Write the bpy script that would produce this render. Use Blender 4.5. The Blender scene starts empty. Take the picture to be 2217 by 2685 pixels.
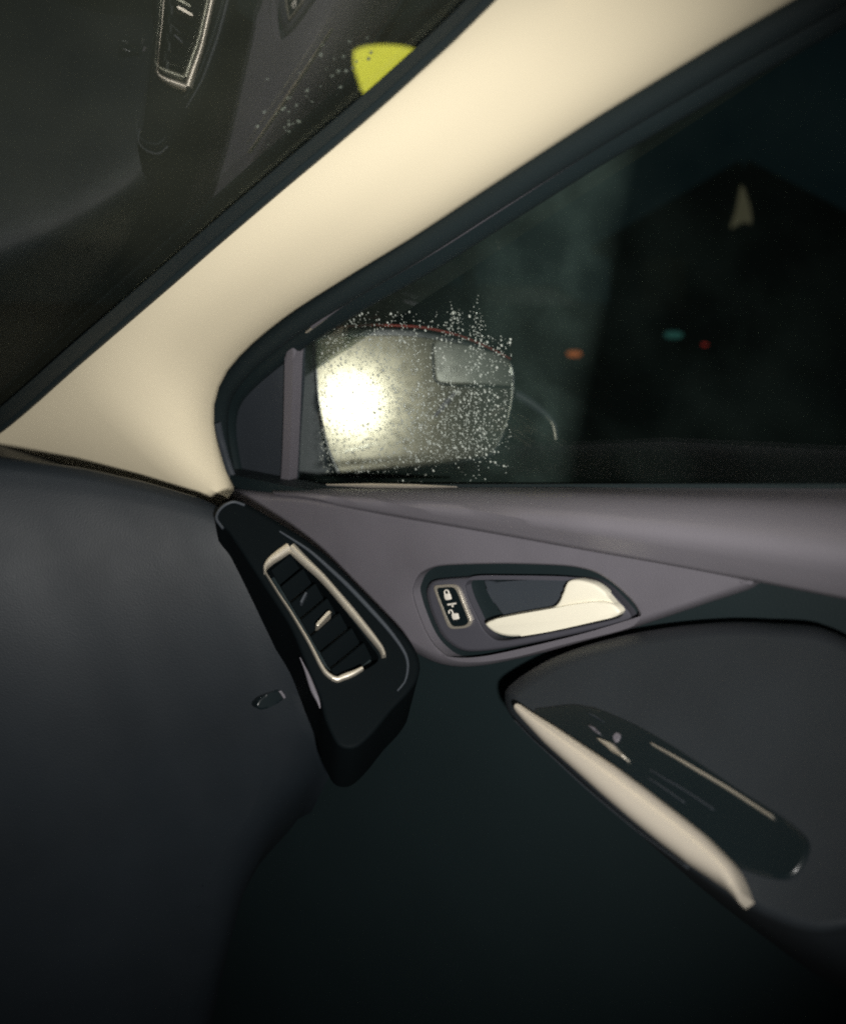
import bpy, bmesh, math, random
from mathutils import Vector, Matrix

random.seed(7)
scene = bpy.context.scene
rad = math.radians

# ------------------------------------------------------------------ camera
# car frame: +x towards the passenger door, +y towards the bonnet, +z up; ground at z = 0
CAM = Vector((0.0, 0.0, 1.2))
YAW, PITCH = rad(42.0), rad(8.0)
FPX, PPX, PPY = 960.0, 424.0, 435.0
FW = Vector((math.cos(PITCH) * math.cos(YAW), math.cos(PITCH) * math.sin(YAW), -math.sin(PITCH)))
RT = Vector((math.sin(YAW), -math.cos(YAW), 0.0))
UP = RT.cross(FW)
cam_data = bpy.data.cameras.new('camera')
cam_data.sensor_fit = 'HORIZONTAL'
cam_data.sensor_width = 36.0
cam_data.lens = 36.0 * FPX / 845.0
cam_data.shift_x = -(PPX - 422.5) / 845.0
cam_data.shift_y = -(512.0 - PPY) / 845.0
cam_data.clip_start = 0.02
cam_data.clip_end = 2000.0
cam_data.dof.use_dof = True
cam_data.dof.focus_distance = 0.78
cam_data.dof.aperture_fstop = 5.6
cam = bpy.data.objects.new('camera', cam_data)
scene.collection.objects.link(cam)
cam.matrix_world = Matrix(((RT.x, UP.x, -FW.x, CAM.x), (RT.y, UP.y, -FW.y, CAM.y),
                           (RT.z, UP.z, -FW.z, CAM.z), (0, 0, 0, 1)))
scene.camera = cam

# ------------------------------------------------------------------ night sky
world = bpy.data.worlds.new('World')
scene.world = world
world.use_nodes = True
wn = world.node_tree
sky = wn.nodes.new('ShaderNodeTexSky')
sky.sky_type = 'NISHITA'
sky.sun_disc = False
sky.sun_elevation = rad(-6.0)
sky.sun_rotation = rad(290.0)
bg = wn.nodes['Background']
bg.inputs['Strength'].default_value = 0.15
wn.links.new(sky.outputs['Color'], bg.inputs['Color'])
glow = wn.nodes.new('ShaderNodeBackground')          # even glow of the town's night sky
glow.inputs['Color'].default_value = (0.30, 0.80, 1.0, 1)
glow.inputs['Strength'].default_value = 0.0045
both = wn.nodes.new('ShaderNodeAddShader')
wn.links.new(bg.outputs['Background'], both.inputs[0])
wn.links.new(glow.outputs['Background'], both.inputs[1])
wn.links.new(both.outputs['Shader'], wn.nodes['World Output'].inputs['Surface'])

# ------------------------------------------------------------------ the camera's flash, its reflection shows in the door mirror
FLASH = CAM + -0.075 * UP + 0.05 * RT - 0.03 * FW
fl = bpy.data.lights.new('camera_flash', 'SPOT')
fl.energy = 32.5
fl.color = (1.0, 0.97, 0.93)
fl.spot_size = rad(84.0)
fl.spot_blend = 1.0
fl.shadow_soft_size = 0.014
flo = bpy.data.objects.new('camera_flash', fl)
scene.collection.objects.link(flo)
flo.location = FLASH
aim = FW - 0.22 * RT + 0.05 * UP
flo.rotation_euler = aim.to_track_quat('-Z', 'Y').to_euler()

scene.view_settings.view_transform = 'Standard'
scene.view_settings.look = 'None'
scene.view_settings.exposure = 0.0
scene.view_settings.gamma = 1.0
scene.view_settings.use_curve_mapping = False
scene.render.engine = 'CYCLES'
scene.cycles.use_denoising = False
scene.cycles.max_bounces = 5
scene.cycles.glossy_bounces = 4
scene.cycles.transparent_max_bounces = 24
scene.cycles.sample_clamp_indirect = 4.0
scene.cycles.filter_width = 2.1

# ------------------------------------------------------------------ measuring helpers
KD = 845.0 / 1736.0


def ray(p):
    return FW + RT * ((p[0] * KD - PPX) / FPX) - UP * ((p[1] * KD - PPY) / FPX)


class Plane:
    def __init__(s, point, normal):
        s.p = Vector(point) + Vector((0, 0, CAM.z))
        s.n = Vector(normal).normalized()

    def off(s, d):
        q = Plane((0, 0, 0), s.n)
        q.p = s.p + s.n * d
        return q

    def at(s, p):
        r = ray(p)
        return CAM + r * ((s.p - CAM).dot(s.n) / r.dot(s.n))


def crop(ox, oy, k):
    return lambda pts: [((ox + a / k) * 1736.0 / 2217.0, (oy + b / k) * 1736.0 / 2217.0) for a, b in pts]


ZM = crop(540, 740, 1.736)      # mirror
ZV = crop(520, 1280, 2.628)     # vent
ZH = crop(1040, 1440, 2.48)     # door handle
ZA = crop(1260, 1600, 2.2256)   # armrest


def spline(pts, n, closed=False, lin=False):
    """Catmull-Rom through points, resampled to n points of even arc length."""
    P = [Vector(p) for p in pts]
    m = len(P)
    out = []
    segs = m if closed else m - 1
    sub = 24
    for i in range(segs):
        if closed:
            a, b, c, d = P[i - 1], P[i], P[(i + 1) % m], P[(i + 2) % m]
        else:
            b, c = P[i], P[i + 1]
            a = P[i - 1] if i > 0 else b * 2 - c
            d = P[i + 2] if i + 2 < m else c * 2 - b
        for k in range(sub):
            t = k / sub
            if lin:
                out.append(b.lerp(c, t))
                continue
            # centripetal-ish: uniform with reduced tension
            m1, m2 = (c - a) * 0.42, (d - b) * 0.42
            lim = (c - b).length * 1.2
            if m1.length > lim: m1 = m1.normalized() * lim
            if m2.length > lim: m2 = m2.normalized() * lim
            t2, t3 = t * t, t * t * t
            out.append(b * (2 * t3 - 3 * t2 + 1) + m1 * (t3 - 2 * t2 + t) + c * (-2 * t3 + 3 * t2) + m2 * (t3 - t2))
    if not closed:
        out.append(P[-1].copy())
    Q = out + ([out[0]] if closed else [])
    L = [0.0]
    for i in range(1, len(Q)):
        L.append(L[-1] + (Q[i] - Q[i - 1]).length)
    res = []
    tot = L[-1]
    cnt = n if closed else n - 1
    j = 0
    for i in range(n):
        s = tot * i / cnt
        while j < len(L) - 2 and L[j + 1] < s:
            j += 1
        f = (s - L[j]) / max(1e-9, L[j + 1] - L[j])
        res.append(Q[j].lerp(Q[j + 1], min(1, max(0, f))))
    return res


def inset(loop, d):
    """offset a closed 2-D loop; positive shrinks it."""
    n = len(loop)
    area = sum(loop[i].x * loop[(i + 1) % n].y - loop[(i + 1) % n].x * loop[i].y for i in range(n))
    sg = 1.0 if area > 0 else -1.0
    res = []
    for i in range(n):
        t = (loop[(i + 1) % n] - loop[i - 1])
        nn = Vector((-t.y, t.x)).normalized() * sg
        res.append(loop[i] + nn * d)
    return res


# ------------------------------------------------------------------ object helpers
def finish(name, bm, mat, parent=None, smooth=True, angle=40):
    bmesh.ops.recalc_face_normals(bm, faces=bm.faces)
    me = bpy.data.meshes.new(name)
    bm.to_mesh(me)
    bm.free()
    o = bpy.data.objects.new(name, me)
    scene.collection.objects.link(o)
    if mat:
        me.materials.append(mat)
    if smooth:
        for p in me.polygons:
            p.use_smooth = True
        me.set_sharp_from_angle(angle=rad(angle))
    if parent is not None:
        o.parent = parent
        o.matrix_parent_inverse = parent.matrix_world.inverted()
    return o


def weigh(o):
    # broad faces keep their own normal, only the rounded rims blend
    m = o.modifiers.new('weighted_normal', 'WEIGHTED_NORMAL')
    m.mode = 'FACE_AREA'
    m.weight = 100
    m.keep_sharp = True
    return o


def empty(name, loc, parent=None):
    o = bpy.data.objects.new(name, None)
    o.empty_display_size = 0.05
    scene.collection.objects.link(o)
    o.location = loc
    if parent is not None:
        o.parent = parent
        o.matrix_parent_inverse = Matrix.Translation(parent_loc(parent)).inverted()
        o.location = Vector(loc)
    bpy.context.view_layer.update()
    return o


def parent_loc(p):
    return p.matrix_world.translation


def tag(o, label=None, cat=None, group=None, kind=None):
    if label: o['label'] = label
    if cat: o['category'] = cat
    if group: o['group'] = group
    if kind: o['kind'] = kind
    return o


def add_slab(bm, world_pts, n, thick, bevel=0.0, seg=3):
    """closed outline -> solid plate; its face at the outline, body going back along -n, front rim rounded."""
    vs = [bm.verts.new(p) for p in world_pts]
    f = bm.faces.new(vs)
    f.normal_update()
    if f.normal.dot(n) < 0:
        f.normal_flip()
    back = [bm.verts.new(v.co - n * thick) for v in f.verts]
    fv = list(f.verts)
    k = len(fv)
    for i in range(k):
        bm.faces.new((fv[i], back[i], back[(i + 1) % k], fv[(i + 1) % k]))
    bm.faces.new(list(reversed(back)))
    if bevel > 0:
        es = [e for e in f.edges]
        bmesh.ops.bevel(bm, geom=es, offset=bevel, segments=seg, profile=0.5, affect='EDGES', clamp_overlap=True)


def slab(name, pts, plane, thick, mat, parent, bevel=0.0, n=64, seg=3, lin=False, angle=40):
    loop = spline([Vector((a, b)) for a, b in pts], n, True, lin)
    bm = bmesh.new()
    add_slab(bm, [plane.at(p) for p in loop], plane.n, thick, bevel, seg)
    return weigh(finish(name, bm, mat, parent, angle=angle))


def pillow(name, pts, plane, thick, mat, parent, rim, n=120, seg=7, drop=None, angle=60):
    """closed outline -> plate with a broad rounded rim made of inset loops."""
    outer = spline([Vector(p) for p in pts], n, True)
    px = (plane.at(outer[0] + Vector((1, 0))) - plane.at(outer[0])).length
    drop = drop or rim
    bm = bmesh.new()
    loops = []
    for k in range(seg + 1):
        a = math.pi / 2 * k / seg
        loops.append([plane.off(-drop * (1 - math.cos(a))).at(p) for p in inset(outer, rim * (1 - math.sin(a)) / px)])
    loops.append([p - plane.n * thick for p in loops[-1]])
    V = add_loft(bm, loops, True)
    bm.faces.new(V[0])
    return weigh(finish(name, bm, mat, parent, angle=angle))


def add_loft(bm, rows, close_v=False, close_u=False):
    V = [[bm.verts.new(p) for p in r] for r in rows]
    R = len(V)
    for i in range(R if close_u else R - 1):
        a, b = V[i], V[(i + 1) % R]
        m = len(a)
        for j in range(m if close_v else m - 1):
            q = (a[j], a[(j + 1) % m], b[(j + 1) % m], b[j])
            try:
                bm.faces.new(q)
            except ValueError:
                pass
    return V


def loft(name, rows, mat, parent, close_v=False, close_u=False, cap=False, angle=40):
    bm = bmesh.new()
    V = add_loft(bm, rows, close_v, close_u)
    if cap:
        for r in (V[0], V[-1]):
            try:
                bm.faces.new(r)
            except ValueError:
                pass
    return finish(name, bm, mat, parent, angle=angle)


def add_tube(bm, path, radius, up, k=10, flat=1.0, cap=True):
    """sweep an ellipse along a path; radius may be a function of 0..1; flat squashes it along `up`."""
    rows = []
    m = len(path)
    for i, p in enumerate(path):
        t = (path[min(i + 1, m - 1)] - path[max(i - 1, 0)]).normalized()
        s = t.cross(up).normalized()
        w = s.cross(t).normalized()
        r = radius(i / (m - 1)) if callable(radius) else radius
        rows.append([p + s * (r * math.cos(a)) + w * (r * flat * math.sin(a))
                     for a in [2 * math.pi * j / k for j in range(k)]])
    V = add_loft(bm, rows, True)
    if cap:
        bm.faces.new(V[0])
        bm.faces.new(V[-1])


def tube(name, path, radius, up, mat, parent, k=10, flat=1.0):
    bm = bmesh.new()
    add_tube(bm, path, radius, up, k, flat)
    return finish(name, bm, mat, parent, angle=60)


def add_box(bm, c, x, y, z):
    """box about centre c with half axes x, y, z."""
    v = [bm.verts.new(c + x * a + y * b + z * d) for a in (-1, 1) for b in (-1, 1) for d in (-1, 1)]
    for q in ((0, 1, 3, 2), (4, 6, 7, 5), (0, 4, 5, 1), (2, 3, 7, 6), (0, 2, 6, 4), (1, 5, 7, 3)):
        bm.faces.new([v[i] for i in q])


# ------------------------------------------------------------------ materials
def material(name, col, rough=0.5, metal=0.0, spec=0.5, grain=0.0, gscale=900.0, vary=0.0, vscale=6.0, coat=0.0,
             rvary=0.0):
    m = bpy.data.materials.new(name)
    m.use_nodes = True
    nt = m.node_tree
    b = nt.nodes['Principled BSDF']
    b.inputs['Base Color'].default_value = (*col, 1)
    b.inputs['Roughness'].default_value = rough
    b.inputs['Metallic'].default_value = metal
    b.inputs['Specular IOR Level'].default_value = spec
    b.inputs['Coat Weight'].default_value = coat
    tc = nt.nodes.new('ShaderNodeTexCoord')
    if vary > 0:
        nz = nt.nodes.new('ShaderNodeTexNoise')
        nz.inputs['Scale'].default_value = vscale
        nz.inputs['Detail'].default_value = 3.0
        nt.links.new(tc.outputs['Object'], nz.inputs['Vector'])
        mx = nt.nodes.new('ShaderNodeMix')
        mx.data_type = 'RGBA'
        mx.inputs['A'].default_value = (*[c * (1 - vary) for c in col], 1)
        mx.inputs['B'].default_value = (*[min(1, c * (1 + vary)) for c in col], 1)
        nt.links.new(nz.outputs['Fac'], mx.inputs['Factor'])
        nt.links.new(mx.outputs['Result'], b.inputs['Base Color'])
    if rvary > 0:
        nr = nt.nodes.new('ShaderNodeTexNoise')
        nr.inputs['Scale'].default_value = 25.0
        nr.inputs['Detail'].default_value = 2.0
        nt.links.new(tc.outputs['Object'], nr.inputs['Vector'])
        mr = nt.nodes.new('ShaderNodeMapRange')
        mr.inputs['To Min'].default_value = max(0.02, rough - rvary)
        mr.inputs['To Max'].default_value = rough + rvary
        nt.links.new(nr.outputs['Fac'], mr.inputs['Value'])
        nt.links.new(mr.outputs['Result'], b.inputs['Roughness'])
    if grain > 0:
        vo = nt.nodes.new('ShaderNodeTexNoise')
        vo.inputs['Scale'].default_value = gscale
        vo.inputs['Detail'].default_value = 1.0
        nt.links.new(tc.outputs['Object'], vo.inputs['Vector'])
        bp = nt.nodes.new('ShaderNodeBump')
        bp.inputs['Strength'].default_value = grain
        bp.inputs['Distance'].default_value = 0.0006
        nt.links.new(vo.outputs['Fac'], bp.inputs['Height'])
        nt.links.new(bp.outputs['Normal'], b.inputs['Normal'])
    return m


def glass_sheet(name, tint, rough=0.0, dirt_haze=0.0, haze_col=(0.5, 0.5, 0.45), ior=1.5, dscale=9.0):
    m = bpy.data.materials.new(name)
    m.use_nodes = True
    nt = m.node_tree
    nt.nodes.remove(nt.nodes['Principled BSDF'])
    out = nt.nodes['Material Output']
    tr = nt.nodes.new('ShaderNodeBsdfTransparent')
    tr.inputs['Color'].default_value = (*tint, 1)
    gl = nt.nodes.new('ShaderNodeBsdfGlossy')
    gl.inputs['Roughness'].default_value = rough
    # Schlick reflectance from the unsigned angle of incidence (the sheet does not bend rays)
    ge = nt.nodes.new('ShaderNodeNewGeometry')
    dt = nt.nodes.new('ShaderNodeVectorMath'); dt.operation = 'DOT_PRODUCT'
    nt.links.new(ge.outputs['Incoming'], dt.inputs[0]); nt.links.new(ge.outputs['Normal'], dt.inputs[1])
    ab = nt.nodes.new('ShaderNodeMath'); ab.operation = 'ABSOLUTE'
    nt.links.new(dt.outputs['Value'], ab.inputs[0])
    om = nt.nodes.new('ShaderNodeMath'); om.operation = 'SUBTRACT'; om.inputs[0].default_value = 1.0
    nt.links.new(ab.outputs[0], om.inputs[1])
    pw = nt.nodes.new('ShaderNodeMath'); pw.operation = 'POWER'; pw.inputs[1].default_value = 5.0
    nt.links.new(om.outputs[0], pw.inputs[0])
    fr = nt.nodes.new('ShaderNodeMath'); fr.operation = 'MULTIPLY_ADD'
    f0 = ((ior - 1) / (ior + 1)) ** 2
    fr.inputs[1].default_value = 1 - f0; fr.inputs[2].default_value = f0
    nt.links.new(pw.outputs[0], fr.inputs[0])
    mx = nt.nodes.new('ShaderNodeMixShader')
    nt.links.new(fr.outputs[0], mx.inputs['Fac'])
    nt.links.new(tr.outputs['BSDF'], mx.inputs[1])
    nt.links.new(gl.outputs['BSDF'], mx.inputs[2])
    last = mx
    if dirt_haze > 0:
        df = nt.nodes.new('ShaderNodeBsdfDiffuse')
        df.inputs['Color'].default_value = (*haze_col, 1)
        tc = nt.nodes.new('ShaderNodeTexCoord')
        nz = nt.nodes.new('ShaderNodeTexNoise')
        nz.inputs['Scale'].default_value = dscale
        nz.inputs['Detail'].default_value = 4.0
        nt.links.new(tc.outputs['Object'], nz.inputs['Vector'])
        mr = nt.nodes.new('ShaderNodeMapRange')
        mr.inputs['From Min'].default_value = 0.40
        mr.inputs['From Max'].default_value = 0.68
        mr.inputs['To Min'].default_value = dirt_haze * 0.35
        mr.inputs['To Max'].default_value = dirt_haze
        nt.links.new(nz.outputs['Fac'], mr.inputs['Value'])
        m2 = nt.nodes.new('ShaderNodeMixShader')
        nt.links.new(mr.outputs['Result'], m2.inputs['Fac'])
        nt.links.new(mx.outputs['Shader'], m2.inputs[1])
        nt.links.new(df.outputs['BSDF'], m2.inputs[2])
        last = m2
    nt.links.new(last.outputs['Shader'], out.inputs['Surface'])
    return m


def emitter(name, col, strength):
    m = bpy.data.materials.new(name)
    m.use_nodes = True
    b = m.node_tree.nodes['Principled BSDF']
    b.inputs['Base Color'].default_value = (*col, 1)
    b.inputs['Emission Color'].default_value = (*col, 1)
    b.inputs['Emission Strength'].default_value = strength
    return m


M = {}
M['cream'] = material('cream_trim', (0.80, 0.715, 0.52), 0.8, spec=0.2, grain=0.16, gscale=800, vary=0.03, vscale=5)
M['dash'] = material('dash_plastic', (0.010, 0.014, 0.018), 0.52, spec=0.28, grain=0.25, vary=0.3, vscale=9, rvary=0.06)
M['violet'] = material('violet_grey_plastic', (0.135, 0.128, 0.146), 0.40, spec=0.45, grain=0.5, vary=0.22, vscale=14, rvary=0.05)
M['sill'] = material('lit_sill_plastic', (0.175, 0.166, 0.186), 0.36, spec=0.5, grain=0.4, vary=0.10, vscale=10, rvary=0.05)  # violet plastic lightened to carry the ledge's pale highlight
M['slate'] = material('slate_plastic', (0.040, 0.048, 0.058), 0.48, spec=0.4, grain=0.35, vary=0.2, vscale=12, rvary=0.05)
M['plate'] = material('handle_plate_plastic', (0.07, 0.070, 0.085), 0.42, spec=0.5, grain=0.15, rvary=0.05)
M['arm'] = material('armrest_plastic', (0.022, 0.027, 0.032), 0.5, spec=0.35, grain=0.2, vary=0.25, vscale=12, rvary=0.06)
M['black'] = material('black_plastic', (0.009, 0.017, 0.019), 0.55, spec=0.35, grain=0.2, vary=0.2)
M['gloss'] = material('gloss_black', (0.007, 0.012, 0.014), 0.25, spec=0.5, rvary=0.05)
M['pod'] = material('pod_plastic', (0.004, 0.006, 0.007), 0.6, spec=0.03, grain=0.1, rvary=0.05)
M['rubber'] = material('seal_rubber', (0.012, 0.020, 0.022), 0.62, spec=0.3, grain=0.3)
M['satin'] = material('satin_metal', (0.80, 0.74, 0.62), 0.36, metal=0.75, spec=0.5, grain=0.03, rvary=0.04)
M['bar'] = material('pull_bar_metal', (0.86, 0.78, 0.65), 0.36, metal=0.45, rvary=0.05)
M['handle'] = material('handle_metal', (0.86, 0.82, 0.67), 0.5, metal=0.0, spec=0.5, rvary=0.04)
M['mark'] = material('white_marking', (0.78, 0.74, 0.66), 0.6)
M['carpet'] = material('carpet', (0.012, 0.013, 0.015), 0.95, spec=0.1, grain=0.6, gscale=500)
M['glass'] = glass_sheet('door_glass', (0.93, 0.95, 0.94), dirt_haze=0.11, haze_col=(0.28, 0.42, 0.37), dscale=14.0)
M['screen'] = glass_sheet('windscreen_glass', (0.90, 0.94, 0.91), dirt_haze=0.042, haze_col=(0.42, 0.44, 0.33), ior=3.3, dscale=5.0)  # film colour also paints in the grey-green reflected veil
# pale reflection painted into the door glass film: a band with a fairly clear rear edge, thinning forwards
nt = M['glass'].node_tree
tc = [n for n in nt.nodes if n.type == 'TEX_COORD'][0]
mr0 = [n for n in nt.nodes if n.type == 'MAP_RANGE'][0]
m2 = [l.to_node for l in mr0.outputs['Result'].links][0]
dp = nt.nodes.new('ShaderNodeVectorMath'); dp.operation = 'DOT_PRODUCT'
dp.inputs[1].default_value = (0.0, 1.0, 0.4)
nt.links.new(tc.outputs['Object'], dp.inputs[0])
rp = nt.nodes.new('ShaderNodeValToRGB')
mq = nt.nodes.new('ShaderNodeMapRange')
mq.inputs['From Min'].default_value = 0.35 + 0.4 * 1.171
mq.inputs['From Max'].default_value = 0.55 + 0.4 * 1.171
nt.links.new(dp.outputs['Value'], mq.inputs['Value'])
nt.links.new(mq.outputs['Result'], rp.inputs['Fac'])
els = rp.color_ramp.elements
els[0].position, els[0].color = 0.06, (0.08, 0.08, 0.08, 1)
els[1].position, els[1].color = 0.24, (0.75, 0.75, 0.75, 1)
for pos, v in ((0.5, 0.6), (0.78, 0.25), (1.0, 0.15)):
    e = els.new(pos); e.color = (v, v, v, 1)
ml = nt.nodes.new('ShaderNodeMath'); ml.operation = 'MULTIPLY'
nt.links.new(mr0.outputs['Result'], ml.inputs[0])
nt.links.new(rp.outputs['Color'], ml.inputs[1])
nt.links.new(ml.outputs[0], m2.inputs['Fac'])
M['asphalt'] = material('asphalt', (0.05, 0.05, 0.05), 0.85, grain=0.5, gscale=60, vary=0.3, vscale=2)

# ------------------------------------------------------------------ reference surfaces (relative to the camera height)
XD = 0.58
DOOR = Plane((XD, 0, 0), (-1, 0, 0))
TILT = rad(18)
GLASS = Plane((0.628, 0.4, -0.155), (-math.cos(TILT), 0, -math.sin(TILT)))
VENT = Plane((0.5, 0.556, -0.244), (-0.45, -0.55, 0.70))
DASH = Plane((0.5, 0.60, -0.225), (-0.30, -0.62, 0.72))
ARM = Plane((0.53, 0.295, -0.276), (-0.70, 0.20, 0.71)).off(0.020)

# ------------------------------------------------------------------ ground
bm = bmesh.new()
S = 600.0
bm.faces.new([bm.verts.new(p) for p in ((-S, -S, 0), (S, -S, 0), (S, S, 0), (-S, S, 0))])
tag(finish('ground', bm, M['asphalt'], smooth=False), kind='structure')

# ------------------------------------------------------------------ the car
car = empty('parked_car', (0, 0, 0))
tag(car, 'car cabin with dark dashboard, cream pillar trim and wet side window, seen from inside', 'car')


def part(name, loc=None):
    return empty(name, loc or (0.5, 0.5, 1.0), car)


# ---- A-pillar trim: lofted between its windscreen edge and its window edge
pl_left = [(-330, 1060), (-160, 985), (0, 882), (168, 735), (333, 592), (440, 498), (577, 380), (689, 286), (760, 225), (826, 166), (930, 70), (1030, -30), (1150, -150)]
pl_right = [(-330, 1075), (-120, 1080), (120, 1075), (320, 1070), (450, 1040), (468, 1030), (456, 975), (443, 905), (438, 850), (446, 805), (470, 758), (520, 705), (600, 642), (720, 566), (850, 487), (1000, 388), (1200, 258), (1350, 166), (1500, 76), (1650, -10), (1800, -95)]
PIL_L = Plane((0.56, 0.90, -0.12), (-0.88, -0.15, -0.38))
# windscreen-side edge runs from the scuttle to the header, window-side edge along the door frame
def lerp3(a, b, t):
    return a + (b - a) * t


NP = 70
Lp = spline([Vector(p) for p in pl_left], NP)
Rp = spline([Vector(p) for p in pl_right], NP)
EDGE_IN = GLASS.off(0.034)
rows = []
SCREEN_RAKE = math.atan2(0.254, 0.54)
WSN = Vector((-0.10, -math.sin(SCREEN_RAKE), -math.cos(SCREEN_RAKE))).normalized()
WIND = Plane((0.56, 0.90, -0.112), WSN)
for i in range(NP):
    a = WIND.at(Lp[i])
    if a.x > 0.68: a.x = 0.68
    b = EDGE_IN.at(Rp[i])
    # the trim stands further into the cabin along its lower half
    b = CAM + (b - CAM) * (0.895 + 0.105 * (lambda q: q * q * (3 - 2 * q))(min(1.0, max(0.0, (i - 14) / 26.0))))
    rows.append((a, b))
# door-side points at the pillar foot are clamped to a sensible depth
prow = []
for i, (a, b) in enumerate(rows):
    if b.x > 0.64:
        b = CAM + (b - CAM) * (0.64 / b.x)
    mid = (a + b) * 0.5
    out = (b - a)
    along = (rows[min(i + 1, NP - 1)][0] - rows[max(i - 1, 0)][0] + rows[min(i + 1, NP - 1)][1] - rows[max(i - 1, 0)][1]).normalized()
    nn = out.cross(along).normalized()
    if nn.dot(CAM - mid) < 0: nn = -nn
    bul = min(0.013, out.length * 0.14)
    r = []
    K = 18
    for j in range(K + 1):
        t = j / K
        s = (1 - abs(2 * t - 1) ** 2.6)
        r.append(lerp3(a, b, t) + nn * bul * s)
    # returns behind each edge
    r = [a - nn * 0.03 + out.normalized() * 0.004] + r + [b - nn * 0.012 + out.normalized() * 0.002, b - nn * (0.06 if i > 40 else 0.016) + out.normalized() * 0.0]
    prow.append(r)
loft('a_pillar_trim', prow, M['cream'], car, angle=60)['label'] = 'wide cream A-pillar trim sloping up beside the windscreen'

# ---- windscreen
bm = bmesh.new()
ex = Vector((1, 0, 0)) - WSN * WSN.x
ex.normalize()
ey = WSN.cross(ex).normalized()
if ey.z < 0: ey = -ey
c0 = WIND.p - WSN * 0.006
pts = []
for (u, v) in ((-1.5, -0.25), (0.16, -0.25), (0.14, 0.74), (-1.5, 0.74)):
    pts.append(c0 + ex * u + ey * v)
add_slab(bm, pts, WSN, 0.005)
finish('windscreen', bm, M['screen'], car, smooth=False)
# dark ceramic band and seal where the glass meets the pillar trim
frit = [WIND.off(0.001).at(p) for p in spline([Vector(p) for p in pl_left], 40)]
band = []
bp = spline([Vector(p) for p in pl_left], 60)
for i in range(60):
    t = (bp[min(i + 1, 59)] - bp[max(i - 1, 0)]).normalized()
    pn = Vector((t.y, -t.x))
    if pn.x > 0: pn = -pn
    wv = 36 - 4 * i / 59
    W1 = WIND.off(0.0025)
    band.append([WIND.off(0.0005).at(bp[i] - pn * 12), W1.at(bp[i] - pn * 6), W1.at(bp[i] + pn * (wv - 2)), WIND.off(0.0005).at(bp[i] + pn * wv)])
loft('windscreen_black_band', band, M['rubber'], car)
tube('windscreen_seal', frit, 0.0045, WSN, M['rubber'], car, k=8, flat=0.7)

# ---- roof lining and header, driver side pillar (mirrored in the glass)
bm = bmesh.new()
hdr = c0 + ey * 0.70
zr = hdr.z
rows = []
for j in range(13):
    x = -0.98 + j * (1.52 / 12)
    q = (x + 0.22) / 0.76
    drop = 0.05 * abs(q) ** 3
    rows.append([Vector((x, hdr.y + 0.03, zr - 0.0 - drop)), Vector((x, hdr.y - 0.04, zr + 0.012 - drop)), Vector((x, hdr.y - 0.12, zr + 0.03 - drop)),
                 Vector((x, hdr.y - 0.5, zr + 0.05 - drop)), Vector((x, hdr.y - 1.4, zr + 0.04 - drop))])
add_loft(bm, rows)
finish('roof_lining', bm, M['cream'], car, angle=60)

# driver's side: mirror image of the pillar about the car's centre plane
XC = -0.20
drow = [[Vector((2 * XC - p.x, p.y, p.z)) for p in r] for r in prow]
loft('driver_pillar_trim', drow, M['cream'], car, angle=60)

# ---- dashboard: a rolled sheet over its sloping face
dash = part('dashboard', (0.2, 0.7, 0.95))
dn = DASH.n
e1 = (Vector((1, 0, 0)) - dn * dn.x).normalized()
e2 = dn.cross(e1).normalized()
if e2.z < 0: e2 = -e2


def dash_uv(p):
    q = DASH.at(p) - DASH.p
    return q.dot(e1), q.dot(e2)


top_edge = [dash_uv(p) for p in ((-700, 870), (-300, 872), (0, 886), (170, 910), (300, 940), (400, 970), (440, 980), (480, 1002), (520, 1036))]


def top_v(u):
    if u <= top_edge[0][0]: return top_edge[0][1]
    for (a, b), (c, d) in zip(top_edge, top_edge[1:]):
        if u <= c:
            return b + (d - b) * (u - a) / (c - a)
    return top_edge[-1][1]


dash_rows = []
NU, NV = 90, 60
end_curve = [dash_uv(p) for p in ((470, 985), (560, 1090), (640, 1190), (720, 1300), (775, 1400), (770, 1500), (735, 1600), (705, 1750), (690, 2000), (680, 2300))]


def end_u(v):
    if v >= end_curve[0][1]: return end_curve[0][0]
    for (a, b), (c, d) in zip(end_curve, end_curve[1:]):
        if v >= d:
            return a + (c - a) * (v - b) / (d - b)
    return end_curve[-1][0]


def dash_h(d, e):
    # rolled over at the top edge, turning under lower down, rounded at the door end
    h = -1.25 * max(0.0, d - 0.005) ** 1.45
    if d < 0.035: h -= 0.035 - math.sqrt(max(0, 0.035 ** 2 - (0.035 - d) ** 2))
    if e < 0.03: h -= 0.03 - math.sqrt(max(0, 0.0009 - (0.03 - e) ** 2))
    return h


def on_dash(p, lift=0.0):
    k = -0.1
    for _ in range(60):
        q = DASH.off(k).at(p) - DASH.p
        u, v = q.dot(e1), q.dot(e2)
        k += 0.4 * (dash_h(max(0, top_v(u) - v), end_u(v) - u) - 0.012 - k)
    return DASH.off(k).at(p) + dn * lift, k


for i in range(NU + 1):
    f = i / NU
    row = []
    for j in range(NV + 1):
        s = j / NV
        u = -1.25 + 1.30 * f
        tv = top_v(u)
        v = tv - 0.004 - s * (tv + 0.66)
        ue = end_u(v)
        u = -1.25 + (1.25 + ue) * f
        tv = top_v(u)
        v = tv - 0.004 - s * (tv + 0.66)
        d = (tv - v)
        h = dash_h(d, ue - u)
        row.append(DASH.p + e1 * u + e2 * v + dn * (h - 0.012))
    # carry the top surface forward to the windscreen
    p0 = row[0]
    row = [p0 + Vector((0.0, 0.42 - 0.06 * k, 0.02 - 0.005 * k)) for k in range(0, 6)] + row
    dash_rows.append(row)
dash_rows.append([p - dn * 0.12 for p in dash_rows[-1]])
loft('dash_shell', dash_rows, M['dash'], dash, angle=50)

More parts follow.
